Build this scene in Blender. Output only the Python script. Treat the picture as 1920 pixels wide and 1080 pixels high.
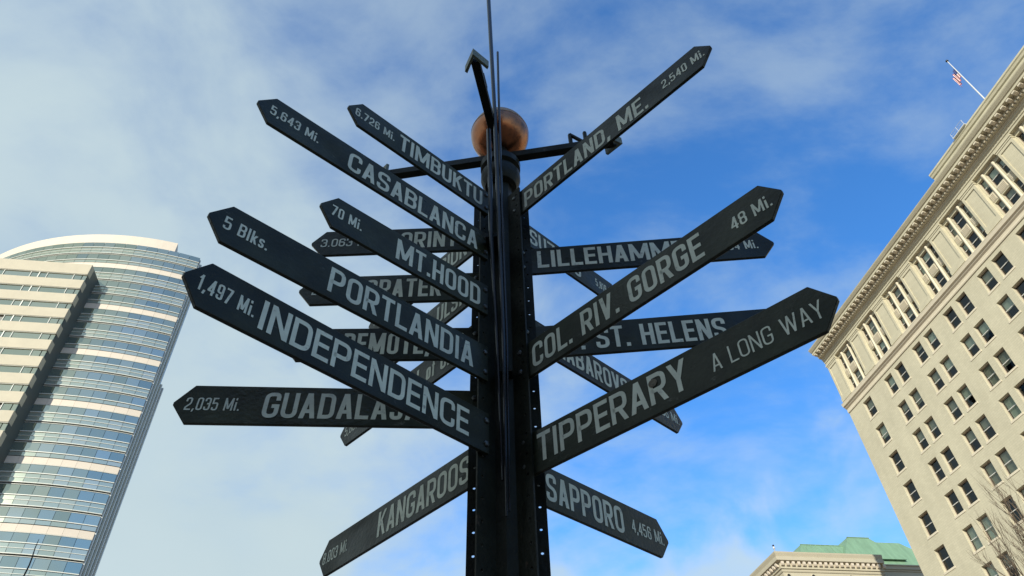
import bpy, bmesh, math, random
from mathutils import Vector, Matrix
random.seed(7)
for ob in list(bpy.data.objects): bpy.data.objects.remove(ob)
SC = bpy.context.scene
COL = SC.collection
R = math.radians

# ---------------------------------------------------------------- camera
cam = bpy.data.cameras.new('camera'); camo = bpy.data.objects.new('camera', cam); COL.objects.link(camo)
right = Vector((0.99769861, 0.04752742, -0.04835938))
down = Vector((-0.06780476, 0.69933211, -0.71157369))
fwd = Vector((0.0, 0.71321508, 0.70094526))
mw = Matrix.Identity(4)
for i in range(3):
    mw[i][0] = right[i]; mw[i][1] = -down[i]; mw[i][2] = -fwd[i]
mw[2][3] = 1.6
camo.matrix_world = mw
cam.sensor_width = 36.0; cam.lens = 1319.0 / 1920.0 * 36.0
cam.clip_start = 0.05; cam.clip_end = 6000.0
SC.camera = camo

# ---------------------------------------------------------------- light
SUN_AZ, SUN_EL = 199.5, 22.0
world = bpy.data.worlds.new('World'); SC.world = world; world.use_nodes = True
wn = world.node_tree; wn.nodes.clear()
def N(nt, kind, **kw):
    n = nt.nodes.new(kind)
    for k, v in kw.items(): setattr(n, k, v)
    return n
sky = N(wn, 'ShaderNodeTexSky', sky_type='NISHITA', sun_disc=False)
sky.sun_elevation = R(SUN_EL); sky.sun_rotation = R(SUN_AZ)
sky.air_density = 1.0; sky.dust_density = 0.3; sky.ozone_density = 3.0
hsv = N(wn, 'ShaderNodeHueSaturation'); hsv.inputs['Hue'].default_value = 0.507; hsv.inputs['Saturation'].default_value = 1.30; hsv.inputs['Value'].default_value = 2.55
wn.links.new(sky.outputs[0], hsv.inputs['Color'])
tc = N(wn, 'ShaderNodeTexCoord')
sep = N(wn, 'ShaderNodeSeparateXYZ'); wn.links.new(tc.outputs['Generated'], sep.inputs[0])
def wmath(op, a, b=None, c=None, clamp=False):
    n = N(wn, 'ShaderNodeMath', operation=op, use_clamp=clamp)
    for i, v in enumerate((a, b, c)):
        if v is None: continue
        if isinstance(v, (int, float)): n.inputs[i].default_value = v
        else: wn.links.new(v, n.inputs[i])
    return n.outputs[0]
zz = wmath('MAXIMUM', wmath('ADD', sep.outputs[2], 0.30), 0.12)      # a flat cloud layer overhead
px, py = wmath('DIVIDE', sep.outputs[0], zz), wmath('DIVIDE', sep.outputs[1], zz)
comb = N(wn, 'ShaderNodeCombineXYZ'); wn.links.new(px, comb.inputs[0]); wn.links.new(py, comb.inputs[1])
def wnoise(scale, detail, rough, dist, off, src=None, stretch=(1, 1, 1), rot=0.0):
    mp = N(wn, 'ShaderNodeMapping'); mp.inputs['Location'].default_value = off
    mp.inputs['Scale'].default_value = stretch; mp.inputs['Rotation'].default_value = (0, 0, rot)
    wn.links.new(src or comb.outputs[0], mp.inputs['Vector'])
    n = N(wn, 'ShaderNodeTexNoise'); wn.links.new(mp.outputs[0], n.inputs['Vector'])
    n.inputs['Scale'].default_value = scale; n.inputs['Detail'].default_value = detail
    n.inputs['Roughness'].default_value = rough; n.inputs['Distortion'].default_value = dist
    return n.outputs['Fac']
def wramp(v, lo, hi, a, b):
    mr = N(wn, 'ShaderNodeMapRange', interpolation_type='SMOOTHSTEP')
    for k, x in (('From Min', lo), ('From Max', hi), ('To Min', a), ('To Max', b)): mr.inputs[k].default_value = x
    wn.links.new(v, mr.inputs['Value']); return mr.outputs[0]
def half(v, k): return wmath('MULTIPLY', wmath('SUBTRACT', v, 0.5), k)
big = wnoise(1.6, 4, 0.5, 0.3, (7.6, 13.8, 5.2))
fine = wnoise(4.6, 9, 0.56, 0.3, (7.3, 2.2, 4.0))
bank = wmath('MULTIPLY', wmath('SUBTRACT', -0.14, px), 1.15)       # the cloud bank lies to the left
veil = wramp(wmath('ADD', wmath('ADD', half(big, 1.3), half(fine, 1.0)), bank), -0.30, 0.50, 0.0, 0.95)
wis = wnoise(3.1, 8, 0.58, 0.2, (8.2, 1.0, 7.1), stretch=(0.85, 1.25, 1), rot=0.5)   # thin wisps over the whole sky
wisps = wramp(wis, 0.38, 0.68, 0.04, 0.46)
puf = wnoise(5.2, 6, 0.48, 0.2, (12.9, 1.2, 19.2), src=tc.outputs['Generated'])   # low heaps of cloud towards the horizon
low = wmath('MULTIPLY', wmath('SUBTRACT', 0.475, sep.outputs[2]), 1.5)
puffs = wramp(wmath('ADD', puf, low), 0.585, 0.75, 0.0, 0.75)
inv = lambda v: wmath('SUBTRACT', 1.0, v)
cover = inv(wmath('MULTIPLY', wmath('MULTIPLY', inv(veil), inv(wisps)), inv(puffs)))
cmix = N(wn, 'ShaderNodeMix', data_type='RGBA')
tone = wnoise(2.3, 6, 0.5, 0.3, (1.3, 8.2, 9.0))
cr = N(wn, 'ShaderNodeMix', data_type='RGBA'); wn.links.new(tone, cr.inputs['Factor'])
cr.inputs[6].default_value = (4.3, 5.5, 6.1, 1); cr.inputs[7].default_value = (5.5, 6.55, 6.75, 1)
wn.links.new(cover, cmix.inputs['Factor']); wn.links.new(hsv.outputs[0], cmix.inputs[6]); wn.links.new(cr.outputs[2], cmix.inputs[7])
bg = N(wn, 'ShaderNodeBackground'); bg.inputs['Strength'].default_value = 0.1
wn.links.new(cmix.outputs[2], bg.inputs['Color'])
wo = N(wn, 'ShaderNodeOutputWorld'); wn.links.new(bg.outputs[0], wo.inputs['Surface'])

sl = bpy.data.lights.new('sun', 'SUN'); slo = bpy.data.objects.new('sun', sl); COL.objects.link(slo)
sl.energy = 5.0; sl.angle = R(0.5); sl.color = (1.0, 0.93, 0.79)
sdir = Vector((math.sin(R(SUN_AZ)) * math.cos(R(SUN_EL)), math.cos(R(SUN_AZ)) * math.cos(R(SUN_EL)), math.sin(R(SUN_EL))))
slo.rotation_euler = sdir.to_track_quat('Z', 'Y').to_euler(); slo.location = sdir * 300

SC.view_settings.view_transform = 'Standard'; SC.view_settings.look = 'None'
SC.view_settings.exposure = 0.22; SC.view_settings.gamma = 1.0; SC.view_settings.use_curve_mapping = False
SC.render.engine = 'CYCLES'
SC.render.resolution_x = 1024; SC.render.resolution_y = 576

# ---------------------------------------------------------------- helpers
def mat(name, col, rough=0.6, metal=0.0, spec=0.5, var=0.0, scale=3.0, bump=0.0, bscale=None, col2=None, coords='Object', stretch=None):
    m = bpy.data.materials.new(name); m.use_nodes = True
    nt = m.node_tree; b = nt.nodes['Principled BSDF']
    b.inputs['Base Color'].default_value = (*col, 1); b.inputs['Roughness'].default_value = rough
    b.inputs['Metallic'].default_value = metal; b.inputs['Specular IOR Level'].default_value = spec
    if var > 0 or bump > 0:
        t = nt.nodes.new('ShaderNodeTexCoord'); v = t.outputs[coords]
        if stretch:
            mp = nt.nodes.new('ShaderNodeMapping'); mp.inputs['Scale'].default_value = stretch
            nt.links.new(v, mp.inputs['Vector']); v = mp.outputs[0]
    if var > 0:
        n = nt.nodes.new('ShaderNodeTexNoise'); nt.links.new(v, n.inputs['Vector'])
        n.inputs['Scale'].default_value = scale; n.inputs['Detail'].default_value = 7; n.inputs['Roughness'].default_value = 0.65
        rp = nt.nodes.new('ShaderNodeMapRange'); nt.links.new(n.outputs['Fac'], rp.inputs['Value'])
        rp.inputs['From Min'].default_value = 0.3; rp.inputs['From Max'].default_value = 0.7
        mx = nt.nodes.new('ShaderNodeMix'); mx.data_type = 'RGBA'
        nt.links.new(rp.outputs[0], mx.inputs['Factor'])
        c2 = col2 or tuple(c * (1 + var) for c in col)
        mx.inputs[6].default_value = (*[c * (1 - var) for c in col], 1); mx.inputs[7].default_value = (*c2, 1)
        nt.links.new(mx.outputs[2], b.inputs['Base Color'])
    if bump > 0:
        n2 = nt.nodes.new('ShaderNodeTexNoise'); nt.links.new(v, n2.inputs['Vector'])
        n2.inputs['Scale'].default_value = bscale or scale * 6; n2.inputs['Detail'].default_value = 5
        bm_ = nt.nodes.new('ShaderNodeBump'); bm_.inputs['Strength'].default_value = bump; bm_.inputs['Distance'].default_value = 0.02
        nt.links.new(n2.outputs['Fac'], bm_.inputs['Height']); nt.links.new(bm_.outputs[0], b.inputs['Normal'])
    return m

def clear_glass(name, tint, refl=(0.85, 0.9, 0.92), base=0.05):
    m = bpy.data.materials.new(name); m.use_nodes = True; nt = m.node_tree; nt.nodes.clear()
    tr = nt.nodes.new('ShaderNodeBsdfTransparent'); tr.inputs[0].default_value = (*tint, 1)
    gl = nt.nodes.new('ShaderNodeBsdfGlossy'); gl.inputs['Color'].default_value = (*refl, 1); gl.inputs['Roughness'].default_value = 0.02
    lw = nt.nodes.new('ShaderNodeLayerWeight'); lw.inputs['Blend'].default_value = 0.16
    mr_ = nt.nodes.new('ShaderNodeMapRange'); nt.links.new(lw.outputs['Fresnel'], mr_.inputs['Value'])
    mr_.inputs['To Min'].default_value = base; mr_.inputs['To Max'].default_value = 0.8
    mx = nt.nodes.new('ShaderNodeMixShader'); nt.links.new(mr_.outputs[0], mx.inputs[0])
    nt.links.new(tr.outputs[0], mx.inputs[1]); nt.links.new(gl.outputs[0], mx.inputs[2])
    o = nt.nodes.new('ShaderNodeOutputMaterial'); nt.links.new(mx.outputs[0], o.inputs['Surface'])
    return m

class MB:
    def __init__(s): s.v = []; s.f = []; s.m = []
    def quad(s, *pts, m=0):
        i = len(s.v); s.v += [tuple(p) for p in pts]; s.f.append(tuple(range(i, i + len(pts)))); s.m.append(m); return s
    def box(s, x0, x1, y0, y1, z0, z1, m=0):
        i = len(s.v)
        s.v += [(x, y, z) for z in (z0, z1) for y in (y0, y1) for x in (x0, x1)]
        for f in ((0, 2, 3, 1), (4, 5, 7, 6), (0, 1, 5, 4), (2, 6, 7, 3), (0, 4, 6, 2), (1, 3, 7, 5)):
            s.f.append(tuple(i + k for k in f)); s.m.append(m)
        return s
    def hexa(s, a, b, m=0):            # two quads with matching corners, joined
        i = len(s.v); s.v += [tuple(p) for p in a] + [tuple(p) for p in b]
        for f in ((3, 2, 1, 0), (4, 5, 6, 7), (0, 1, 5, 4), (1, 2, 6, 5), (2, 3, 7, 6), (3, 0, 4, 7)):
            s.f.append(tuple(i + k for k in f)); s.m.append(m)
        return s
    def prism(s, poly, fn0, fn1, m=0): # a polygon swept between two placements
        i = len(s.v); n = len(poly)
        s.v += [tuple(fn0(p)) for p in poly] + [tuple(fn1(p)) for p in poly]
        s.f.append(tuple(i + k for k in range(n))[::-1]); s.m.append(m)
        s.f.append(tuple(i + n + k for k in range(n))); s.m.append(m)
        for k in range(n):
            s.f.append((i + k, i + (k + 1) % n, i + n + (k + 1) % n, i + n + k)); s.m.append(m)
        return s
    def tube(s, pts, rad, n=8, cap=True, m=0):
        pts = [Vector(p) for p in pts]; rad = rad if isinstance(rad, (list, tuple)) else [rad] * len(pts)
        base = len(s.v); up = None
        for k, p in enumerate(pts):
            t = (pts[min(k + 1, len(pts) - 1)] - pts[max(k - 1, 0)]).normalized()
            if up is None: up = Vector((1, 0, 0)) if abs(t.x) < 0.8 else Vector((0, 1, 0))
            u = (up - t * up.dot(t)).normalized(); up = u; w = t.cross(u)
            for j in range(n):
                a = 2 * math.pi * j / n
                s.v.append(tuple(p + (u * math.cos(a) + w * math.sin(a)) * rad[k]))
        for k in range(len(pts) - 1):
            for j in range(n):
                a = base + k * n; s.f.append((a + j, a + (j + 1) % n, a + n + (j + 1) % n, a + n + j)); s.m.append(m)
        if cap:
            s.f.append(tuple(base + j for j in range(n))[::-1]); s.m.append(m)
            e = base + (len(pts) - 1) * n; s.f.append(tuple(e + j for j in range(n))); s.m.append(m)
        return s
    def lathe(s, prof, n=32, c=(0, 0), m=0):
        base = len(s.v)
        for r_, z in prof:
            for j in range(n):
                a = 2 * math.pi * j / n; s.v.append((c[0] + r_ * math.cos(a), c[1] + r_ * math.sin(a), z))
        for k in range(len(prof) - 1):
            for j in range(n):
                a = base + k * n; s.f.append((a + j, a + (j + 1) % n, a + n + (j + 1) % n, a + n + j)); s.m.append(m)
        return s
    def mesh(s, name, mats, smooth=False):
        me = bpy.data.meshes.new(name); me.from_pydata(s.v, [], s.f)
        for mm in (mats if isinstance(mats, (list, tuple)) else [mats]): me.materials.append(mm)
        if any(s.m): me.polygons.foreach_set('material_index', s.m)
        if smooth:
            me.polygons.foreach_set('use_smooth', [True] * len(me.polygons))
            if smooth == 'angle':
                try: me.set_sharp_from_angle(angle=R(35))
                except Exception: pass
        me.update(); return me
    def obj(s, name, mats, parent=None, smooth=False, bevel=0):
        o = bpy.data.objects.new(name, s.mesh(name, mats, smooth)); COL.objects.link(o)
        if parent: o.parent = parent
        if bevel:
            bv = o.modifiers.new('bevel', 'BEVEL'); bv.width = bevel; bv.segments = 2; bv.limit_method = 'ANGLE'; bv.angle_limit = R(40)
        return o

def inst(name, me, parent, loc=(0, 0, 0), rot=(0, 0, 0)):
    o = bpy.data.objects.new(name, me); COL.objects.link(o); o.parent = parent; o.location = loc; o.rotation_euler = rot
    return o
def tag(o, label=None, cat=None, group=None, kind=None):
    for k, v in (('label', label), ('category', cat), ('group', group), ('kind', kind)):
        if v: o[k] = v
    return o
def empty(name, loc, rot=(0, 0, 0)):
    o = bpy.data.objects.new(name, None); COL.objects.link(o); o.location = loc; o.rotation_euler = rot; o.empty_display_size = 0.2
    return o

# frame test for leaving out what lies far outside the photograph (build economy only)
def in_frame(p, margin=120):
    v = Vector(p) - Vector((0, 0, 1.6)); d = v.dot(fwd)
    if d < 0.1: return False
    x = 960 + 1319 * v.dot(right) / d; y = 540 + 1319 * v.dot(down) / d
    return -margin < x < 1920 + margin and -margin < y < 1080 + margin

# ---------------------------------------------------------------- materials
M = {}
M['paving'] = mat('paving', (0.24, 0.17, 0.13), 0.85, var=0.25, scale=0.6, bump=0.2)
M['green_paint'] = mat('green_paint', (0.0245, 0.0285, 0.0165), 0.42, spec=0.22, var=0.5, scale=5, bump=0.12, bscale=60)
M['post_paint'] = mat('post_paint', (0.0125, 0.0140, 0.0085), 0.5, spec=0.14, var=0.5, scale=7, bump=0.15, bscale=45)
M['letter'] = mat('letter', (0.60, 0.64, 0.51), 0.55, var=0.14, scale=14)
M['sticker'] = mat('sticker', (0.13, 0.11, 0.07), 0.7, var=0.6, scale=60)
M['rod'] = mat('rod_metal', (0.012, 0.014, 0.015), 0.25, metal=0.25)
M['bolt'] = mat('bolt_metal', (0.10, 0.105, 0.10), 0.4, metal=0.8)
M['olive_lit'] = mat('olive_lit', (0.12, 0.14, 0.09), 0.5, var=0.3, scale=12)  # arrow heads: sky and sun light on them put into a lighter olive
M['copper'] = mat('copper', (0.34, 0.13, 0.055), 0.3, metal=0.8, var=0.28, scale=7, bump=0.08, bscale=14)
M['copper_dull'] = mat('copper_dull', (0.36, 0.26, 0.17), 0.6, metal=0.15, var=0.3, scale=12)
M['terracotta'] = mat('terracotta', (0.52, 0.487, 0.36), 0.7, var=0.10, scale=0.4, stretch=(1, 1, .35), bump=0.12, bscale=2.5)
def worn(m, spots, lo, hi, scale, stretch=(1, 1, 1), rand=0.0, rough=None):
    nt = m.node_tree; b = nt.nodes['Principled BSDF']; t = nt.nodes.new('ShaderNodeTexCoord')
    oi = nt.nodes.new('ShaderNodeObjectInfo')
    mp = nt.nodes.new('ShaderNodeMapping'); mp.inputs['Scale'].default_value = stretch; nt.links.new(t.outputs['Object'], mp.inputs['Vector'])
    ad = nt.nodes.new('ShaderNodeVectorMath'); ad.operation = 'ADD'; sc_ = nt.nodes.new('ShaderNodeVectorMath'); sc_.operation = 'SCALE'; sc_.inputs[0].default_value = (17, 9, 23)
    nt.links.new(oi.outputs['Random'], sc_.inputs['Scale']); nt.links.new(mp.outputs[0], ad.inputs[0]); nt.links.new(sc_.outputs[0], ad.inputs[1])
    n = nt.nodes.new('ShaderNodeTexNoise'); nt.links.new(ad.outputs[0], n.inputs['Vector'])
    n.inputs['Scale'].default_value = scale; n.inputs['Detail'].default_value = 8; n.inputs['Roughness'].default_value = .7
    rp = nt.nodes.new('ShaderNodeMapRange'); nt.links.new(n.outputs['Fac'], rp.inputs['Value']); rp.inputs['From Min'].default_value = lo; rp.inputs['From Max'].default_value = hi
    mx = nt.nodes.new('ShaderNodeMix'); mx.data_type = 'RGBA'; nt.links.new(rp.outputs[0], mx.inputs['Factor'])
    nt.links.new(b.inputs['Base Color'].links[0].from_socket, mx.inputs[6]); mx.inputs[7].default_value = (*spots, 1)
    outc = mx.outputs[2]
    if rand:
        vr = nt.nodes.new('ShaderNodeMapRange'); nt.links.new(oi.outputs['Random'], vr.inputs['Value']); vr.inputs['To Min'].default_value = 1 - rand; vr.inputs['To Max'].default_value = 1 + rand
        hs = nt.nodes.new('ShaderNodeHueSaturation'); nt.links.new(vr.outputs[0], hs.inputs['Value']); nt.links.new(outc, hs.inputs['Color']); outc = hs.outputs[0]
    nt.links.new(outc, b.inputs['Base Color'])
    if rough:
        n3 = nt.nodes.new('ShaderNodeTexNoise'); nt.links.new(ad.outputs[0], n3.inputs['Vector']); n3.inputs['Scale'].default_value = scale * .22; n3.inputs['Detail'].default_value = 4
        rr_ = nt.nodes.new('ShaderNodeMapRange'); nt.links.new(n3.outputs['Fac'], rr_.inputs['Value']); rr_.inputs['From Min'].default_value = .35; rr_.inputs['From Max'].default_value = .65
        rr_.inputs['To Min'].default_value = rough[0]; rr_.inputs['To Max'].default_value = rough[1]; nt.links.new(rr_.outputs[0], b.inputs['Roughness'])
worn(M['green_paint'], (.10, .105, .085), .63, .73, 14, (1, 1, 1.6), .35, (.24, .55))
worn(M['post_paint'], (.075, .055, .04), .66, .74, 16, (1, 1, .5), .15, (.35, .6))
worn(M['letter'], (.16, .17, .15), .60, .73, 22, (1, 1, 1.3), .06)
worn(M['copper'], (.12, .065, .04), .50, .66, 9, (1, 1, .45), 0, (.14, .34))
def coursing(m, bw, bh, amt):
    nt = m.node_tree; b = nt.nodes['Principled BSDF']; t = nt.nodes.new('ShaderNodeTexCoord'); sx = nt.nodes.new('ShaderNodeSeparateXYZ'); cb_ = nt.nodes.new('ShaderNodeCombineXYZ')
    nt.links.new(t.outputs['Object'], sx.inputs[0]); nt.links.new(sx.outputs[0], cb_.inputs[0]); nt.links.new(sx.outputs[2], cb_.inputs[1])
    br_ = nt.nodes.new('ShaderNodeTexBrick'); nt.links.new(cb_.outputs[0], br_.inputs['Vector'])
    br_.inputs['Scale'].default_value = 1.0; br_.inputs['Brick Width'].default_value = bw; br_.inputs['Row Height'].default_value = bh
    br_.inputs['Mortar Size'].default_value = .012; br_.inputs['Mortar Smooth'].default_value = .3
    br_.inputs['Color1'].default_value = (1, 1, 1, 1); br_.inputs['Color2'].default_value = (.93, .93, .92, 1); br_.inputs['Mortar'].default_value = (1 - amt,) * 3 + (1,)
    src = b.inputs['Base Color'].links[0].from_socket
    mu = nt.nodes.new('ShaderNodeMix'); mu.data_type = 'RGBA'; mu.blend_type = 'MULTIPLY'; mu.inputs['Factor'].default_value = 1
    nt.links.new(src, mu.inputs[6]); nt.links.new(br_.outputs['Color'], mu.inputs[7]); nt.links.new(mu.outputs[2], b.inputs['Base Color'])
coursing(M['terracotta'], .62, .22, .22)
M['trim'] = mat('trim', (0.60, 0.545, 0.42), 0.65, var=0.06, scale=0.8)
M['dark_core'] = mat('dark_core', (0.02, 0.022, 0.024), 0.9)
M['sash'] = mat('sash', (0.30, 0.24, 0.19), 0.55)
M['rail'] = mat('rail', (0.55, 0.55, 0.52), 0.5)
M['blind'] = mat('blind', (0.58, 0.62, 0.52), 0.8, var=0.06, scale=2)
M['blind_tan'] = mat('blind_tan', (0.40, 0.39, 0.31), 0.8, var=0.06, scale=2)
M['glass'] = clear_glass('window_glass', (0.72, 0.78, 0.76))
M['tower_stone'] = mat('tower_stone', (0.43, 0.395, 0.295), 0.7, var=0.06, scale=0.5, bump=0.08, bscale=3)
M['tower_cream'] = mat('tower_cream', (0.56, 0.50, 0.41), 0.65, var=0.04, scale=0.6)
M['white_bar'] = mat('white_bar', (0.60, 0.62, 0.56), 0.45)
M['tower_core'] = mat('tower_core', (0.03, 0.045, 0.05), 0.7)
M['dark_side'] = mat('dark_side', (0.07, 0.08, 0.07), 0.5)
M['roof_green'] = mat('roof_green', (0.165, 0.285, 0.18), 0.6, var=0.16, scale=0.5, stretch=(2.5, 1, .4))
M['white_metal'] = mat('white_metal', (0.5, 0.52, 0.53), 0.4)
M['bark'] = mat('bark', (0.10, 0.075, 0.05), 0.9, var=0.3, scale=6)
M['bark_dark'] = mat('bark_dark', (0.035, 0.03, 0.025), 0.9, var=0.3, scale=6)
M['brick'] = mat('brick', (0.28, 0.15, 0.11), 0.85, var=0.2, scale=1.5)
def tower_glass(name, col, rough=0.05, mix=0.82):
    m = bpy.data.materials.new(name); m.use_nodes = True; nt = m.node_tree; b = nt.nodes['Principled BSDF']
    b.inputs['Base Color'].default_value = (*col, 1); b.inputs['Metallic'].default_value = mix; b.inputs['Roughness'].default_value = rough
    return m
TG = [tower_glass('tower_glass_%s' % n, c) for n, c in (('teal', (0.36, 0.40, 0.315)), ('slate', (0.31, 0.355, 0.28)), ('pale', (0.42, 0.45, 0.355)))]
TS = [tower_glass('spandrel_%s' % n, c, 0.12, 0.6) for n, c in (('green', (0.37, 0.42, 0.335)), ('grey', (0.41, 0.45, 0.37)))]

# ---------------------------------------------------------------- ground
g = MB().quad((-1500, -1500, 0), (1500, -1500, 0), (1500, 1500, 0), (-1500, 1500, 0)).obj('ground', M['paving'])
tag(g, kind='structure', label='brick paved city square')

# ================================================================ office building on the right
PHI = R(-13.015)
dv = Vector((math.sin(PHI), math.cos(PHI), 0)); nv = Vector((math.cos(PHI), -math.sin(PHI), 0))
RB = empty('office_building', nv * 60.0, (0, 0, math.atan2(dv.y, dv.x)))   # local: x along the facade, y outward, z up
tag(RB, 'tall cream office building with rows of paired sash windows and deep bracketed cornice', 'building')
def rb_world(s, p, z): return nv * (60.0 - p) + dv * s + Vector((0, 0, z))
S0, S1 = 14.0, 67.9
ROWZ = [50.88 - 3.88 * i for i in range(0, 9)]
def win_cols():
    cols = [(64.05, 1.70)]
    for k in range(0, 8):
        c = 58.1 - 6.0 * k
        cols += [(c + 1.15, 1.52), (c - 1.15, 1.52)]
    return cols
WIN = [(s, w, z) for z in ROWZ for s, w in win_cols() if in_frame(rb_world(s, 0, z), 260) and s > S0 + 1]
def holed_wall(mb, x0, x1, z0, z1, holes, y, depth):
    xs = sorted({x0, x1, *[round(h[0], 4) for h in holes], *[round(h[1], 4) for h in holes]})
    zs = sorted({z0, z1, *[round(h[2], 4) for h in holes], *[round(h[3], 4) for h in holes]})
    hs = [tuple(round(v, 4) for v in h) for h in holes]
    for j in range(len(zs) - 1):
        run = None
        for i in range(len(xs) - 1):
            cx, cz = (xs[i] + xs[i + 1]) / 2, (zs[j] + zs[j + 1]) / 2
            hole = any(h[0] < cx < h[1] and h[2] < cz < h[3] for h in hs)
            if not hole and run is None: run = xs[i]
            if run is not None and (hole or i == len(xs) - 2):
                e = xs[i] if hole else xs[i + 1]
                mb.quad((run, y, zs[j]), (run, y, zs[j + 1]), (e, y, zs[j + 1]), (e, y, zs[j])); run = None
    for a, b, c, d_ in hs:
        yb = y - depth
        mb.quad((a, y, c), (a, yb, c), (a, yb, d_), (a, y, d_)); mb.quad((b, y, c), (b, y, d_), (b, yb, d_), (b, yb, c))
        mb.quad((a, y, c), (b, y, c), (b, yb, c), (a, yb, c)); mb.quad((a, y, d_), (a, yb, d_), (b, yb, d_), (b, y, d_))
    return mb
wall = MB()
holes = [(s - w / 2, s + w / 2, z - 1.22, z + 1.22) for s, w, z in WIN]
holed_wall(wall, S0, S1, 0.0, 53.0, holes, 0.0, 0.42)
wall.quad((S1, 0, 0), (S1, -32, 0), (S1, -32, 63), (S1, 0, 63)).quad((S0, 0, 0), (S0, 0, 63), (S0, -32, 63), (S0, -32, 0))
wall.quad((S0, -32, 0), (S0, -32, 63), (S1, -32, 63), (S1, -32, 0)).quad((S0, 0, 62.8), (S1, 0, 62.8), (S1, -32, 62.8), (S0, -32, 62.8))
wall.obj('wall', M['terracotta'], RB)
MB().box(S0 + .4, S1 - .4, -31.5, -1.3, 0, 62.5).obj('interior', M['dark_core'], RB)

# sash windows: meshes shared between all windows of one width
def sash_frame(w, h):
    b = MB(); t = 0.055
    b.box(-w/2, -w/2 + t, -.08, 0, -h/2, h/2).box(w/2 - t, w/2, -.08, 0, -h/2, h/2)
    b.box(-w/2 + t, w/2 - t, -.08, 0, h/2 - .10, h/2).box(-w/2 + t, w/2 - t, -.08, 0, -h/2, -h/2 + .10)
    return b
WM = {}
def win_meshes(w, h):
    k = (w, h)
    if k not in WM:
        WM[k] = dict(frame=sash_frame(w, h).mesh('window', M['sash']),
            rail=MB().box(-w/2 + .07, w/2 - .07, -.05, .03, -.035, .035).mesh('meeting_rail', M['rail']),
            up=MB().quad((-w/2 + .07, -.02, 0), (-w/2 + .07, -.02, h/2 - .09), (w/2 - .07, -.02, h/2 - .09), (w/2 - .07, -.02, 0)).mesh('upper_pane', M['glass']),
            lo=MB().quad((-w/2 + .07, -.05, -h/2 + .09), (-w/2 + .07, -.05, 0), (w/2 - .07, -.05, 0), (w/2 - .07, -.05, -h/2 + .09)).mesh('lower_pane', M['glass']),
            sill=MB().box(-w/2 - .12, w/2 + .12, 0, .385, -h/2 - .20, -h/2 + .005).mesh('sill', M['trim']), bl={})
    return WM[k]
def blind_mesh(w, h, fr, m):
    d = win_meshes(w, h)['bl']; k = (fr, m)
    if k not in d:
        z0 = h/2 - .08 - (h - .16) * fr
        d[k] = MB().quad((-w/2 + .09, -.16, z0), (-w/2 + .09, -.16, h/2 - .08), (w/2 - .09, -.16, h/2 - .08), (w/2 - .09, -.16, z0)).mesh('blind', M[m])
    return d[k]
def add_window(parent, s, z, w, h, y, fr, m='blind', sill=True):
    wm = win_meshes(w, h); f = inst('window', wm['frame'], parent, (s, y, z))
    inst('meeting_rail', wm['rail'], f); inst('upper_pane', wm['up'], f, rot=(random.uniform(-.012, .012), 0, random.uniform(-.012, .012)))
    inst('lower_pane', wm['lo'], f, rot=(random.uniform(-.012, .012), 0, random.uniform(-.012, .012)))
    if sill: inst('sill', wm['sill'], f)
    if fr > 0: inst('blind', blind_mesh(w, h, fr, m), f)
    return f
FR = [0, 0, 0.35, 0.5, 0.5, 0.5, 0.62, 0.97, 0, 0.5]
known = {(0, 0): .5, (0, 1): .5, (0, 2): 0, (0, 3): .2, (0, 4): .45, (0, 5): 0, (0, 6): 0, (1, 3): .5, (1, 4): .5, (1, 5): .5, (1, 6): .5, (3, 3): .5, (3, 4): .4,
         (2, 5): .97, (2, 6): .6, (4, 3): .97, (4, 4): .97, (4, 1): 0, (4, 2): 0, (3, 1): 0, (3, 2): 0, (5, 0): 0, (4, 0): 0, (3, 0): 0, (5, 1): .97, (5, 2): .97, (6, 1): .9, (6, 2): .55, (5, 3): 0}
allc = win_cols()
for s, w, z in WIN:
    key = (ROWZ.index(z), [c[0] for c in allc].index(s))
    fr = known.get(key, random.choice(FR))
    add_window(RB, s, z, w, 2.44, -0.34, fr, 'blind' if random.random() < .7 else 'blind_tan')

# upper storeys between pilasters
up_holes = []; bays = []
for k in range(0, 9):
    c = 64.0 - 6.0 * k if k else 63.85
    if c - 3 < S0: break
    if not in_frame(rb_world(c, 0, 58), 300): continue
    bays.append(c)
    for zb, zt in ((57.92, 60.1), (54.72, 56.68)):
        for off, w in ((1.42, .72), (0, 1.22), (-1.42, .72)):
            up_holes.append((c + off - w / 2, c + off + w / 2, zb, zt, w))
uw = MB(); holed_wall(uw, S0, S1, 53.0, 61.6, [h[:4] for h in up_holes], -0.28, 0.35); uw.obj('upper_wall', M['terracotta'], RB)
for a, b, c, d_, w in up_holes:
    add_window(RB, (a + b) / 2, (c + d_) / 2, w, round(d_ - c, 3), -0.5, random.choice([0, 0, .35, .45, .5, .9]), random.choice(['blind', 'blind_tan']), sill=False)
mull = MB().lathe([(.16, 54.6), (.16, 54.75), (.125, 54.8), (.125, 59.95), (.17, 60.05), (.17, 60.3)], 12).mesh('mullion_column', M['trim'], 'angle')
spm = {}
for c in bays:
    for off in (.9, -.9): inst('mullion_column', mull, RB, (c + off * .93, -0.24, 0))
    for off, w in ((1.42, .62), (0, 1.12), (-1.42, .62)):
        if w not in spm:
            b = MB().box(-w/2, w/2, -.02, .05, 56.84, 57.78)
            for q in range(5): b.box(-w/2 + .06, w/2 - .06, .05, .10, 56.93 + q * .17, 57.02 + q * .17)
            spm[w] = b.mesh('spandrel_panel', M['trim'])
        inst('spandrel_panel', spm[w], RB, (c + off, -0.279, 0))
pil = MB().box(-1.08, 1.08, -.28, .04, 54.55, 60.35)
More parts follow.
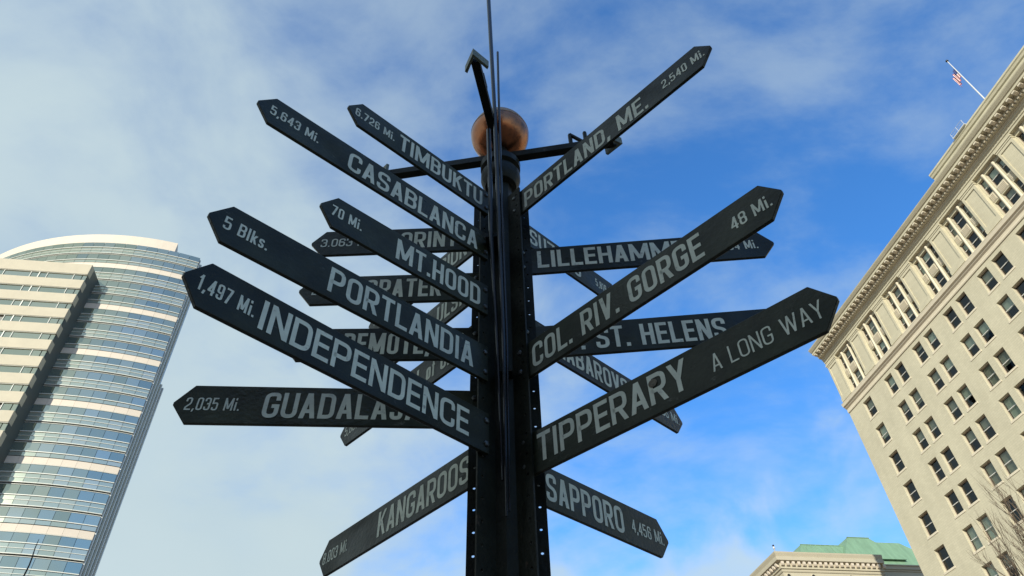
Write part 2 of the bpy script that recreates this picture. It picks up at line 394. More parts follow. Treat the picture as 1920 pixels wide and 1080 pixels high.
pil.box(-1.08, -.80, .04, .14, 54.9, 60.1).box(.80, 1.08, .04, .14, 54.9, 60.1).box(-.80, .80, .04, .14, 59.75, 60.1).box(-.80, .80, .04, .14, 54.9, 55.2)
pil.box(-1.13, 1.13, -.28, .20, 54.4, 54.9).box(-1.14, 1.14, -.28, .20, 60.1, 60.3).box(-1.2, 1.2, -.28, .27, 60.3, 60.55)
pm = pil.mesh('pilaster', M['terracotta'])
PIL = [61.0 - 6.0 * k for k in range(0, 8)]
for s in PIL:
    if in_frame(rb_world(s, 0, 58), 300): inst('pilaster', pm, RB, (s, 0, 0))
inst('pilaster', pm, RB, (66.82, 0, 0))
def moulding(name, prof, s0, s1, m, parent=RB):
    b = MB(); b.prism(prof, lambda p: (s0, p[0], p[1]), lambda p: (s1, p[0], p[1])); return b.obj(name, m, parent)
moulding('belt_course', [(-.3, 52.62), (.10, 52.62), (.14, 52.75), (.10, 52.88), (.12, 53.15), (.30, 53.3), (.34, 53.42), (.52, 53.5), (.58, 53.8), (.62, 53.92), (.2, 54.2), (.12, 54.42), (-.3, 54.42)], S0, S1 + .03, M['trim'])
moulding('cornice', [(-.3, 60.55), (.18, 60.55), (.18, 60.82), (.26, 60.84), (.26, 61.1), (.40, 61.2), (.40, 61.42), (.48, 61.5), (.52, 61.58), (.52, 61.62), (.80, 61.60), (.80, 61.84), (.90, 61.88), (.90, 62.24), (1.62, 62.24), (1.62, 62.56), (1.74, 62.6), (1.96, 62.9), (2.0, 63.02), (0.4, 63.12), (-.3, 63.12)], S0, S1 + .05, M['terracotta'])
mo = MB(); mo.prism([(0, 61.86), (.35, 61.88), (.56, 61.94), (.68, 62.02), (.68, 62.235), (0, 62.235)], lambda p: (-.19, .90 + p[0], p[1]), lambda p: (.19, .90 + p[0], p[1]))
mom = mo.mesh('modillion', M['trim'])
k = 0
while 67.55 - .862 * k > S0 + .5:
    s = 67.55 - .862 * k; k += 1
    if in_frame(rb_world(s, 1.5, 62), 60): inst('modillion', mom, RB, (s, 0, 0))
den = MB(); s = S1 - .15
while s > S0:
    den.box(s - .20, s, .80, 1.06, 61.60, 61.80); s -= .40
tag(den.obj('dentil_course', M['trim'], RB), kind='stuff')
moulding('attic', [(-6, 63.0), (-.25, 63.0), (-.25, 63.5), (-.35, 63.6), (-.35, 65.75), (-.2, 65.85), (-.12, 66.1), (-.02, 66.2), (-.02, 66.42), (-6, 66.42)], S0, 39.4, M['terracotta'])
# roof-edge rail and flag
rl = empty('roof_platform', rb_world(33.4, -.3, 66.42), (0, 0, math.atan2(dv.y, dv.x)))
tag(rl, 'white metal railing of small platform at the roof edge below the flagpole', 'railing')
MB().box(-1.0, 1.0, -.6, .5, 0.0, .12).obj('deck', M['white_metal'], rl)
for x in (-.95, 0, .95): MB().tube([(x, .42, .12), (x, .42, .85)], .025).obj('rail_post', M['white_metal'], rl)
for z in (.48, .85): MB().tube([(-.95, .42, z), (.95, .42, z)], .02).obj('rail', M['white_metal'], rl)
fp = empty('flagpole', rb_world(30.2, -2.0, 66.42)); tag(fp, 'slender white flagpole on roof of cream office building', 'flagpole')
MB().tube([(0, 0, 0), (0, 0, 5), (0, 0, 10.6)], [.085, .075, .05], 10).obj('pole', M['white_metal'], fp, 'angle')
MB().lathe([(.0, 10.58), (.12, 10.63), (.17, 10.75), (.12, 10.88), (0, 10.92)], 12).obj('finial', M['rod'], fp, True)
fl = MB()
NX, NZ = 22, 13
def flag_pt(i, j):
    u, v = i / NX, j / NZ
    w = 1.15 * u ** 0.9
    fold = math.sin(u * 19 + v * 1.2) * .15 * (0.3 + u)
    return Vector((0, 0, 9.1 - v * 1.75 - u * 1.55)) + dv * (.08 + w * .55) + nv * fold - nv * w * .30
for j in range(NZ):
    for i in range(NX):
        m_ = 2 if (i < 9 and j < 7) else (0 if j % 2 == 0 else 1)
        fl.quad(flag_pt(i, j), flag_pt(i + 1, j), flag_pt(i + 1, j + 1), flag_pt(i, j + 1), m=m_)
fo = fl.obj('flag', [mat('flag_red', (0.42, 0.05, 0.06), .8), mat('flag_white', (0.72, 0.70, 0.68), .8), mat('flag_blue', (0.04, 0.06, 0.2), .8)], None, True)
fo.location = fp.location; so = fo.modifiers.new('thickness', 'SOLIDIFY'); so.thickness = .01
tag(fo, 'red and white striped flag hanging limp from white roof pole', 'flag')

# ================================================================ glass tower on the left
TX, TY, TR = -97.745, 152.74, 51.76
TW = empty('glass_tower', (TX, TY - 40, 0))
tag(TW, 'curved glass office tower with white bands and cream stone block', 'building')
org = Vector((TX, TY - 40, 0))
A_R = math.atan2(-71.6 - TX, -(108.1 - TY))         # angle of the right-hand corner, measured from -y
def tp(a, rad, z): return (TX + math.sin(a) * rad - org.x, TY - math.cos(a) * rad - org.y, z)
PW = 2.25; DA = PW / TR
NP_TOP = 30; TOPZ = 124.3; MOD = 12.0
CB = 78.9 + 1.6 + 36.0                               # underside of the topmost cream band
bars = []                                            # (z, height, projection)
panes = []; spans = []; creams = []
for k in range(0, 6):
    zb = CB - MOD * k
    creams.append((zb, zb + 1.25))
    bars += [(zb - .12, .10, .10), (zb - 1.8, .16, .16), (zb - 2.65, .09, .10), (zb - 3.6, .14, .18), (zb - 3.95, .09, .10), (zb - 5.85, .16, .16), (zb - 6.65, .09, .10), (zb - 7.65, .14, .18), (zb - 7.98, .09, .10), (zb - 9.8, .16, .16)]
    panes += [(zb - 1.75, zb - .1), (zb - 5.8, zb - 4.0), (zb - 9.75, zb - 8.0)]
    spans += [(zb - 3.55, zb - 1.85), (zb - 7.6, zb - 5.9), (zb - 10.6, zb - 9.85)]
zb = CB + MOD                                        # storeys above the top cream band
bars += [(zb - 5.85, .16, .16), (zb - 6.65, .09, .10), (zb - 7.65, .14, .18), (zb - 7.98, .09, .10), (zb - 9.8, .16, .16)]
panes += [(zb - 5.75, TOPZ), (zb - 9.75, zb - 8.0)]; spans += [(zb - 7.6, zb - 5.9), (zb - 10.6, zb - 9.85)]
core = MB(); NS = 60
arc = [A_R - (A_R + R(60)) * i / NS for i in range(NS + 1)]
for i in range(NS):
    core.quad(tp(arc[i], TR - .25, 0), tp(arc[i + 1], TR - .25, 0), tp(arc[i + 1], TR - .25, TOPZ - .1), tp(arc[i], TR - .25, TOPZ - .1))
roofp = [tp(a, TR - .25, TOPZ - .1) for a in arc] + [tp(arc[-1], TR - 30, TOPZ - .1), tp(arc[0], TR - 30, TOPZ - .1)]
core.quad(*roofp)
core.obj('tower_core', M['tower_core'], TW)
def t_edge_hidden(a, z):                              # behind the stone block
    return a < math.atan2(-89.2 - TX, TY - 101.2) and z < 111.5
pane_meshes = {}
def pane_quad(name, a0, a1, z0, z1, m, parent, rad=TR):
    ca = (a0 + a1) / 2; wdt = 2 * rad * math.sin((a1 - a0) / 2); h = z1 - z0
    key = (name, round(wdt, 2), round(h, 2), m.name)
    gp = .012 if name == 'cream_panel' else .03
    if key not in pane_meshes:
        pane_meshes[key] = MB().box(-wdt/2 + gp, wdt/2 - gp, -.03, .03, -h/2, h/2).mesh(name, m)
    c = tp(ca, rad * math.cos((a1 - a0) / 2), (z0 + z1) / 2)
    return inst(name, pane_meshes[key], parent, c, (random.gauss(0, .003), 0, ca + random.gauss(0, .0045)))
a_lim = -R(47)
def shown(a, z):
    w = Vector(tp(a, TR, z)) + org
    return in_frame(w, 40) and not t_edge_hidden(a, z)
for kind, rows, mats_ in (('pane', panes, TG), ('spandrel_glass', spans, TS)):
    for z0, z1 in rows:
        a = A_R; j = 0
        while a - DA > a_lim:
            if shown(a - DA / 2, (z0 + z1) / 2):
                pane_quad(kind, a - DA, a, z0, z1, random.choices(mats_, [5, 3, 2][:len(mats_)])[0], TW)
            a -= DA; j += 1
for z0, z1 in creams:
    a = A_R
    while a - DA > a_lim:
        if shown(a - DA / 2, z0): pane_quad('cream_panel', a - DA, a, z0, z1, M['tower_cream'], TW, TR + .06)
        a -= DA
for z, h, pr in bars:
    h *= .8; b = MB(); a1 = A_R
    lim = a_lim if z > 111.5 else math.atan2(-88.4 - TX, TY - 101.0)
    if not any(in_frame(Vector(tp(aa, TR, z)) + org, 60) for aa in (A_R, lim, (A_R + lim) / 2)): continue
    n_ = 40
    for i in range(n_):
        p0, p1 = a1 + (lim - a1) * i / n_, a1 + (lim - a1) * (i + 1) / n_
        b.hexa([tp(p0, TR - .1, z), tp(p1, TR - .1, z), tp(p1, TR - .1, z + h), tp(p0, TR - .1, z + h)],
               [tp(p0, TR + pr, z), tp(p1, TR + pr, z), tp(p1, TR + pr, z + h), tp(p0, TR + pr, z + h)])
    b.obj('white_band', M['white_bar'], TW)
# crown
cb = MB(); ac = A_R - R(6.3); ae = -R(60); n_ = 50
for i in range(n_):
    p0, p1 = ac + (ae - ac) * i / n_, ac + (ae - ac) * (i + 1) / n_
    cb.hexa([tp(p0, TR - 3, 124.2), tp(p1, TR - 3, 124.2), tp(p1, TR - 3, 127.4), tp(p0, TR - 3, 127.4)],
            [tp(p0, TR - .3, 124.2), tp(p1, TR - .3, 124.2), tp(p1, TR - .3, 127.4), tp(p0, TR - .3, 127.4)])
cb.obj('crown', M['tower_cream'], TW)
# narrow return wall on the right with upright ribs
cr0 = Vector((-71.6, 108.1, 0)) - org; back = Vector((-.2, .98, 0)); out = Vector((.98, .2, 0))
def ret(a, o_, z): return tuple(cr0 + back * a + out * o_ + Vector((0, 0, z)))
rw = MB()
rw.hexa([ret(.2, -6, 0), ret(4.4, -6, 0), ret(4.4, -6, 123.9), ret(.2, -6, 123.9)], [ret(.2, -.3, 0), ret(4.4, -.3, 0), ret(4.4, -.3, 123.9), ret(.2, -.3, 123.9)])
rw.hexa([ret(4.4, -6, 0), ret(20, -6, 0), ret(20, -6, 91.5), ret(4.4, -6, 91.5)], [ret(4.4, -.3, 0), ret(6.8, -.3, 0), ret(6.8, -.3, 91.5), ret(4.4, -.3, 91.5)])
rw.obj('return_wall', M['tower_core'], TW)
rowz = [123.9 - 4.0 * i for i in range(0, 22)]
for a0, zt in ((.25, 123.9), (1.65, 123.9), (3.05, 123.9), (4.5, 91.5), (5.7, 91.5)):
    rm = MB().hexa([ret(a0, -.4, 0), ret(a0 + .3, -.4, 0), ret(a0 + .3, -.4, zt), ret(a0, -.4, zt)], [ret(a0, .12, 0), ret(a0 + .3, .12, 0), ret(a0 + .3, .12, zt), ret(a0, .12, zt)])
    rm.obj('upright_rib', M['white_bar'], TW)
    wd = 1.05 if a0 < 4 else .85
    gm = MB()
    for z in rowz:
        if z <= zt:
            gm = MB().hexa([ret(a0 + .32, -.35, z - 3.95), ret(a0 + .32 + wd, -.35, z - 3.95), ret(a0 + .32 + wd, -.35, z), ret(a0 + .32, -.35, z)],
                [ret(a0 + .32, -.2, z - 3.95), ret(a0 + .32 + wd, -.2, z - 3.95), ret(a0 + .32 + wd, -.2, z), ret(a0 + .32, -.2, z)])
            if in_frame(Vector(ret(a0, 0, z - 2)) + org, 20): gm.obj('side_pane', random.choice(TG), TW)
# stone block with ribbon windows
bl0 = Vector((-87.2, 97.35, 0)) - org; bd = Vector((-.980, -.199, 0)); bn = Vector((.199, -.980, 0))   # along, outward
def sb(a, o_, z): return tuple(bl0 + bd * a + bn * o_ + Vector((0, 0, z)))
BT = 112.4; BL = 34.0
blk = MB()
blk.hexa([sb(.0, -.6, 0), sb(BL, -.6, 0), sb(BL, -.6, BT), sb(.0, -.6, BT)], [sb(.0, -16, 0), sb(BL, -16, 0), sb(BL, -16, BT), sb(.0, -16, BT)])
blk.obj('block_core', M['dark_side'], TW)
for k in range(0, 16):
    wb = 107.85 - 4.0 * k                              # sill of this ribbon
    zt = BT if k == 0 else wb + 4.0
    stb = MB().hexa([sb(0, -.7, wb + 1.72), sb(BL, -.7, wb + 1.72), sb(BL, -.7, zt), sb(0, -.7, zt)], [sb(0, 0, wb + 1.72), sb(BL, 0, wb + 1.72), sb(BL, 0, zt), sb(0, 0, zt)])
    stb.hexa([sb(-.02, -1.5, wb + 1.72), sb(-.02, -.01, wb + 1.72), sb(-.02, -.01, zt), sb(-.02, -1.5, zt)], [sb(.3, -1.5, wb + 1.72), sb(.3, -.01, wb + 1.72), sb(.3, -.01, zt), sb(.3, -1.5, zt)])
    if in_frame(Vector(sb(2, 0, zt)) + org, 80) or in_frame(Vector(sb(2, 0, wb)) + org, 80) or in_frame(Vector(sb(8, 0, zt)) + org, 80):
        stb.obj('stone_band', M['tower_stone'], TW)
        mr2 = MB().hexa([sb(.02, -.3, wb + 1.62), sb(BL, -.3, wb + 1.62), sb(BL, -.3, wb + 1.718), sb(.02, -.3, wb + 1.718)], [sb(.02, -.1, wb + 1.62), sb(BL, -.1, wb + 1.62), sb(BL, -.1, wb + 1.718), sb(.02, -.1, wb + 1.718)])
        mr2.obj('window_head', M['white_bar'], TW)
        x = .9
        seq = [1.55, 5.0, 1.55] * 4
        edges = [.25, .9]
        for q, wd in enumerate(seq):
            pm2 = MB().hexa([sb(x + .06, -.42, wb), sb(x + wd - .06, -.42, wb), sb(x + wd - .06, -.42, wb + 1.62), sb(x + .06, -.42, wb + 1.62)],
                [sb(x + .06, -.3, wb + random.uniform(0, .0)), sb(x + wd - .06, -.3 + random.uniform(-.02, .02), wb), sb(x + wd - .06, -.3 + random.uniform(-.02, .02), wb + 1.62), sb(x + .06, -.3, wb + 1.62)])
            if in_frame(Vector(sb(x + wd / 2, 0, wb + .8)) + org, 20): pm2.obj('ribbon_pane', TG[0 if random.random() < .6 else 2], TW)
            x += wd; th = .09 if (q % 3) != 2 else .17
            if in_frame(Vector(sb(x, 0, wb + .8)) + org, 20):
                MB().hexa([sb(x - th / 2, -.45, wb), sb(x + th / 2, -.45, wb), sb(x + th / 2, -.45, wb + 1.62), sb(x - th / 2, -.45, wb + 1.62)],
                          [sb(x - th / 2, -.14, wb), sb(x + th / 2, -.14, wb), sb(x + th / 2, -.14, wb + 1.62), sb(x - th / 2, -.14, wb + 1.62)]).obj('window_bar', M['white_bar'], TW)
        MB().hexa([sb(.05, -1.6, wb), sb(.80, -.32, wb), sb(.80, -.32, wb + 1.62), sb(.05, -1.6, wb + 1.62)], [sb(.08, -.32, wb), sb(.8, -.3, wb), sb(.8, -.3, wb + 1.62), sb(.08, -.32, wb + 1.62)]).obj('corner_pane', TG[2], TW)

# ================================================================ green roofed building
C3 = Vector((37.9, 108.57, 0))
GB = empty('green_roof_building', C3, (0, 0, math.atan2(nv.y, nv.x)))   # local: x along the front (to the right), y away from us, z up
tag(GB, 'cream building with bracketed cornice and green copper roof beyond the office building', 'building')
LW = 26.0
def gb_world(x, y, z): return C3 + nv * x + dv * y + Vector((0, 0, z))
gw = MB().box(.95, 18.4, .95, LW, 0, 45.0); gw.obj('wall', M['tower_stone'], GB)
prof = [(1.0, 44.35), (.86, 44.35), (.80, 44.5), (.80, 44.75), (.62, 44.8), (.62, 45.78), (0.02, 45.86), (0.0, 46.4), (.12, 46.46), (.06, 46.62), (-.06, 46.95), (-.1, 47.15), (1.0, 47.2)]
def ring_moulding(name, prof, x1, y1, m):               # front run and left run, mitred at the corner
    b = MB(); n_ = len(prof)
    rings = [[(x1, p[0], p[1]) for p in prof], [(p[0], p[0], p[1]) for p in prof], [(p[0], y1, p[1]) for p in prof]]
    for rr in rings: b.v += rr
    for q in range(2):
        for i in range(n_):
            j = (i + 1) % n_
            b.f.append((q * n_ + i, q * n_ + j, (q + 1) * n_ + j, (q + 1) * n_ + i)); b.m.append(0)
    b.f.append(tuple(range(n_))); b.m.append(0); b.f.append(tuple(2 * n_ + i for i in range(n_))[::-1]); b.m.append(0)
    return b.obj(name, m, GB)
ring_moulding('cornice', prof, 18.5, LW, M['tower_stone'])
mm3 = MB().prism([(0, 45.15), (.3, 45.2), (.42, 45.4), (.42, 45.775), (0, 45.775)], lambda p: (-.22, .62 - p[0], p[1]), lambda p: (.22, .62 - p[0], p[1])).mesh('modillion', M['tower_cream'])
for i in range(20): inst('modillion', mm3, GB, (.95 + .92 * i, 0, 0))
for i in range(14): inst('modillion', mm3, GB, (0, 1.25 + .92 * i, 0), (0, 0, -R(90)))
dn = MB()
for i in range(40): dn.box(1.0 + i * .44, 1.24 + i * .44, .66, .80, 44.82, 45.02)
tag(dn.obj('dentil_course', M['tower_cream'], GB), kind='stuff')
for x in (1.75, 5.9, 12.3, 16.5):
    ro = MB(); nseg = 18
    for i in range(nseg):
        a0, a1 = 2 * math.pi * i / nseg, 2 * math.pi * (i + 1) / nseg
        f = lambda a, r_, y: (x + math.cos(a) * r_, y, 43.75 + math.sin(a) * r_)
        ro.hexa([f(a0, .30, .97), f(a1, .30, .97), f(a1, .42, .97), f(a0, .42, .97)], [f(a0, .30, .84), f(a1, .30, .84), f(a1, .42, .87), f(a0, .42, .87)])
    rr = ro.obj('roundel', M['tower_stone'], GB)
    dd = MB(); dd.prism([(math.cos(2 * math.pi * i / 16) * .30, math.sin(2 * math.pi * i / 16) * .30) for i in range(16)], lambda p: (x + p[0], .955, 43.75 + p[1]), lambda p: (x + p[0], .93, 43.75 + p[1]))
    dd.obj('roundel_opening', M['dark_core'], rr)
# set-back wing on the right
ww = MB(); wy = 3.0
holed = []
ww.box(18.4, 34, wy + .4, LW, 0, 46.6)
ww.obj('wing_wall', M['tower_stone'], GB)
MB().prism([(0, 46.0), (-.12, 46.02), (-.12, 46.25), (-.3, 46.3), (-.35, 46.75), (-.5, 46.85), (-.5, 47.0), (0, 47.05)], lambda p: (18.45, wy + .4 + p[0], p[1]), lambda p: (34, wy + .4 + p[0], p[1])).obj('wing_cornice', M['tower_stone'], GB)
for xc in (20.1, 23.3):
    aw = MB(); pts = [(xc - .85, 40.5)] + [(xc - math.cos(math.pi * i / 12) * .85, 44.1 + math.sin(math.pi * i / 12) * .85) for i in range(13)] + [(xc + .85, 40.5)]
    pts2 = [(xc - 1.05, 40.5)] + [(xc - math.cos(math.pi * i / 12) * 1.05, 44.1 + math.sin(math.pi * i / 12) * 1.05) for i in range(13)] + [(xc + 1.05, 40.5)]
    for i in range(len(pts) - 1):
        f = lambda p, y: (p[0], y, p[1])
        aw.hexa([f(pts[i], wy + .42), f(pts[i + 1], wy + .42), f(pts2[i + 1], wy + .42), f(pts2[i], wy + .42)], [f(pts[i], wy + .25), f(pts[i + 1], wy + .25), f(pts2[i + 1], wy + .25), f(pts2[i], wy + .25)])
    fr_ = aw.obj('arched_window', M['tower_cream'], GB)
    MB().prism(pts, lambda p: (p[0], wy + .38, p[1]), lambda p: (p[0], wy + .34, p[1])).obj('arched_pane', TG[1], fr_)
    MB().box(xc - .04, xc + .04, wy + .27, wy + .335, 40.5, 44.9).obj('glazing_bar', M['sash'], fr_)
def trunc(name, base, top, z0, z1):
    b = MB(); (x0, x1, y0, y1), (u0, u1, v0, v1) = base, top
    lo = [(x0, y0, z0), (x1, y0, z0), (x1, y1, z0), (x0, y1, z0)]; hi = [(u0, v0, z1), (u1, v0, z1), (u1, v1, z1), (u0, v1, z1)]
    b.hexa(lo, hi); return b.obj(name, M['roof_green'], GB)
ry = 5.0
trunc('roof', (6.4, 33.5, ry - 1.2, LW - 1), (9.3, 27.0, ry + 1.4, LW - 5), 47.15, 51.5)
trunc('roof_pavilion', (14.6, 26.0, ry - 1.4, LW - 1), (18.3, 22.3, ry + 1.0, LW - 6), 48.2, 52.9)
trunc('roof_wing', (20.5, 33.6, ry - 1.3, LW - 1.2), (22.9, 28.0, ry + 1.1, LW - 5.5), 47.3, 52.25)
for z_, rect in ((51.5, (9.3, 17.0, ry + 1.4)), (52.9, (18.3, 22.3, ry + 1.0))):
    MB().box(rect[0] - .08, rect[1] + .08, rect[2] - .1, rect[2] + .12, z_ - .06, z_ + .07).obj('ridge_cap', M['roof_green'], GB)
for i in range(1, 8):
    x0 = 6.4 + (33.5 - 6.4) * i / 20; u0 = 9.3 + (27.0 - 9.3) * i / 20
    MB().tube([(x0, ry - 1.22, 47.16), (u0, ry + 1.38, 51.5)], .06, 5).obj('roof_seam', M['roof_green'], GB)
rlmp = empty('roof_lamp', gb_world(.35, .35, 47.18)); tag(rlmp, 'small white rooftop lamp on corner of bracketed cornice', 'lamp')
MB().tube([(0, 0, 0), (0, 0, .5)], .07).obj('stem', M['rod'], rlmp)
MB().lathe([(.0, .45), (.14, .5), (.17, .75), (.12, .9), (0, .92)], 12).obj('housing', M['white_metal'], rlmp, True)
MB().lathe([(.0, .9), (.12, .92), (.17, 1.05), (.12, 1.18), (0, 1.22)], 12).obj('cap', M['rod'], rlmp, True)

# ================================================================ lettering
def rnd(pts, rad, closed=False, seg=6):
    out_ = []; n = len(pts)
    for i, p in enumerate(pts):
        r_ = rad[i] if isinstance(rad, (list, tuple)) else rad
        if (not closed and i in (0, n - 1)) or r_ <= 0: out_.append(p); continue
        a = Vector(pts[i - 1]); b = Vector(p); c = Vector(pts[(i + 1) % n])
        d1 = (a - b); d2 = (c - b); l = min(r_, d1.length * .5, d2.length * .5); d1.normalize(); d2.normalize()
        p0 = b + d1 * l; p1 = b + d2 * l
        for k_ in range(seg + 1):
            t = k_ / seg
            # circular-ish corner
            q = p0 * (1 - t) ** 2 + b * 2 * t * (1 - t) * 1.0 + p1 * t ** 2
            out_.append((q.x, q.y))
    return out_
def glyph(ch, w, t):
    a = t / 2; x0, x1, y0, y1 = a, w - a, a, 1 - a; r_ = min((w - t) * .5, .30); S = []; D = []
    V = lambda x, ya=0, yb=1: S.append(([(x, ya), (x, yb)], False))
    H = lambda xa, xb, y: S.append(([(xa, y), (xb, y)], False))
    def P(pts, rad, closed=False): S.append((rnd(pts, rad, closed), closed))
    th = t * 1.08
    def DG(xa, ya, xb, yb, ww=None): D.append((xa, ya, xb, yb, ww or th))
    c = ch
    if c in 'O0': P([(x0, y0), (x0, y1), (x1, y1), (x1, y0)], r_, True)
    elif c == 'D': P([(x0, y0), (x0, y1), (x1, y1), (x1, y0)], [0, 0, r_, r_], True)
    elif c == 'C': P([(x1, .66), (x1, y1), (x0, y1), (x0, y0), (x1, y0), (x1, .34)], r_)
    elif c == 'G': P([(x1, .68), (x1, y1), (x0, y1), (x0, y0), (x1, y0), (x1, .46), (w * .52, .46)], [0, r_, r_, r_, r_, 0, 0])
    elif c == 'U': P([(x0, 1), (x0, y0), (x1, y0), (x1, 1)], r_)
    elif c == 'J': P([(x1, 1), (x1, y0), (x0, y0), (x0, .30)], r_)
    elif c in 'S5':
        if c == 'S': P([(x1, .70), (x1, y1), (x0, y1), (x0, .56), (x1, .44), (x1, y0), (x0, y0), (x0, .30)], [0, r_, r_, .14, .14, r_, r_, 0])
        else: P([(x1, y1), (x0, y1), (x0, .55), (x1, .60), (x1, y0), (x0, y0), (x0, .24)], [0, 0, 0, r_, r_, r_, 0])
    elif c in 'B8':
        rr_ = min(r_, .22)
        P([(x0, .52), (x0, y1), (x1, y1), (x1, .52)], [0 if c == 'B' else rr_] * 2 + [rr_, rr_], True)
        P([(x0, y0), (x0, .52), (x1, .52), (x1, y0)], [0 if c == 'B' else rr_] * 2 + [rr_, rr_], True)
    elif c in 'PR':
        P([(x0, 0), (x0, y1), (x1, y1), (x1, .44), (x0, .44)], [0, 0, .2, .2, 0])
        if c == 'R': DG(w * .50, .46, w - th * .55, 0)
    elif c == 'A': DG(th / 2, 0, w / 2 - th * .05, 1); DG(w - th / 2, 0, w / 2 + th * .05, 1); H(w * .22, w * .78, .28)
    elif c == 'V': DG(th / 2, 1, w / 2, 0); DG(w - th / 2, 1, w / 2, 0)
    elif c == 'W':
        DG(th / 2, 1, w * .28, 0); DG(w * .5, 1, w * .28, 0); DG(w * .5, 1, w * .72, 0); DG(w - th / 2, 1, w * .72, 0)
    elif c == 'M': V(x0); V(x1); DG(x0, 1, w / 2, .12); DG(x1, 1, w / 2, .12)
    elif c == 'N': V(x0); V(x1); DG(x0, 1, x1, 0)
    elif c == 'Y': DG(th / 2, 1, w / 2, .42); DG(w - th / 2, 1, w / 2, .42); V(w / 2, 0, .46)
    elif c == 'K': V(x0); DG(w - th / 2, 1, x0 + .01, .40); DG(w * .42, .60, w - th / 2, 0)
    elif c == 'Z': H(0, w, y1); H(0, w, y0); DG(w - th / 2, 1 - t, th / 2, t)
    elif c == 'T': H(0, w, y1); V(w / 2, 0, 1 - t)
    elif c == 'L': V(x0); H(t, w, y0)
    elif c == 'E': V(x0); H(t, w, y0); H(t, w, y1); H(t, w * .92, .51)
    elif c == 'H': V(x0); V(x1); H(t, w - t, .51)
    elif c in 'Il': V(w / 2)
    elif c == 'i': V(w / 2, 0, .68); V(w / 2, .82, 1)
    elif c == 'k': V(x0); DG(w - th / 2, .7, x0, .26); DG(w * .42, .42, w - th / 2, 0)
    elif c == 's': P([(x1, .50), (x1, .7 - a), (x0, .7 - a), (x0, .39), (x1, .31), (x1, y0), (x0, y0), (x0, .2)], [0, .14, .14, .08, .08, .14, .14, 0])
    elif c == 'o': P([(x0, y0), (x0, .7 - a), (x1, .7 - a), (x1, y0)], min(r_, .2), True)
    elif c == 'f': P([(w, y1), (w * .4, y1), (w * .4, 0)], [0, .16, 0]); H(0, w * .85, .64)
    elif c == '.': V(w / 2, 0, t * 1.15)
    elif c == ',': DG(w / 2 - .02, -.12, w / 2 + .03, t * 1.1, t)
    elif c == '1': V(w * .6); DG(w * .12, .74, w * .6, .96)
    elif c == '2': P([(x0, .68), (x0, y1), (x1, y1), (x1, .52), (x0, .22), (x0, y0), (w, y0)], [0, r_, r_, .14, .1, 0, 0])
    elif c == '3': P([(x0, .72), (x0, y1), (x1, y1), (x1, .52), (w * .4, .52)], [0, r_, r_, .14, 0]); P([(w * .4, .52), (x1, .52), (x1, y0), (x0, y0), (x0, .28)], [0, .14, r_, r_, 0])
    elif c == '4': V(w * .72); H(0, w, .27); DG(w * .72, .98, th / 2, .30)
    elif c == '6': P([(x1, .72), (x1, y1), (x0, y1), (x0, y0), (x1, y0), (x1, .56), (x0, .56)], [0, r_, r_, r_, r_, .16, 0])
    elif c == '9': P([(x0, .28), (x0, y0), (x1, y0), (x1, y1), (x0, y1), (x0, .44), (x1, .44)], [0, r_, r_, r_, r_, .16, 0])
    elif c == '7': H(0, w, y1); DG(w - th / 2, 1 - t, w * .32, 0)
    return S, D
WID = dict(I=.17, l=.17, i=.17, M=.74, W=.82, L=.44, E=.45, T=.48, J=.42, f=.28, o=.42, s=.38, k=.44)
WID.update({'.': .16, ',': .16, '1': .3})
def ribbon(pts, closed, t):
    n = len(pts); L = []; Rr = []
    P_ = [Vector((p[0], p[1])) for p in pts]
    # drop duplicates
    Q = [P_[0]]
    for p in P_[1:]:
        if (p - Q[-1]).length > 1e-5: Q.append(p)
    if closed and (Q[0] - Q[-1]).length < 1e-5: Q.pop()
    n = len(Q)
    for i in range(n):
        if closed: pa, pb = Q[i - 1], Q[(i + 1) % n]
        else: pa, pb = Q[max(i - 1, 0)], Q[min(i + 1, n - 1)]
        d1 = (Q[i] - pa); d2 = (pb - Q[i])
        if d1.length < 1e-9: d1 = d2
        if d2.length < 1e-9: d2 = d1
        d1.normalize(); d2.normalize()
        n1 = Vector((-d1.y, d1.x)); n2 = Vector((-d2.y, d2.x)); nn = (n1 + n2)
        if nn.length < 1e-6: nn = n1
        nn.normalize(); k_ = 1 / max(.5, nn.dot(n1))
        L.append(Q[i] + nn * (t / 2 * k_)); Rr.append(Q[i] - nn * (t / 2 * k_))
    return L, Rr
def text_words(text, r_a, r_b, zc, cap, t, sgn, y, gap=.10):
    """letters from r_a to r_b along the board; sgn = +1 text runs outward, -1 inward; y = face plane"""
    span = abs(r_b - r_a) / cap; ws = [WID.get(ch, .52) if ch != ' ' else .26 for ch in text]
    k_ = (span - gap * (len(text) - 1)) / sum(ws); x = 0.0
    words = [MB()]; mb = words[0]
    oy = 1 if y > 0 else -1
    for ch, w0 in zip(text, ws):
        w = w0 * k_
        if ch == ' ': mb = MB(); words.append(mb)
        if ch != ' ':
            tt = min(t, w * .55) if ch not in 'Ili.,' else min(t, w * 1.2)
            S, D = glyph(ch, w, tt)
            def put(px_, py_, lay): return (r_a + sgn * (x + px_) * cap, y + oy * lay * .00012, zc - cap / 2 + py_ * cap)
            lay = 0
            for pts, closed in S:
                L, Rr = ribbon(pts, closed, tt); n_ = len(L)
                for i in range(n_ if closed else n_ - 1):
                    j = (i + 1) % n_
                    mb.quad(put(*L[i], lay), put(*L[j], lay), put(*Rr[j], lay), put(*Rr[i], lay))
                lay += 1
            for xa, ya, xb, yb, ww in D:
                mb.quad(put(xa - ww / 2, ya, lay), put(xa + ww / 2, ya, lay), put(xb + ww / 2, yb, lay), put(xb - ww / 2, yb, lay)); lay += 1
        x += w + gap
    return words

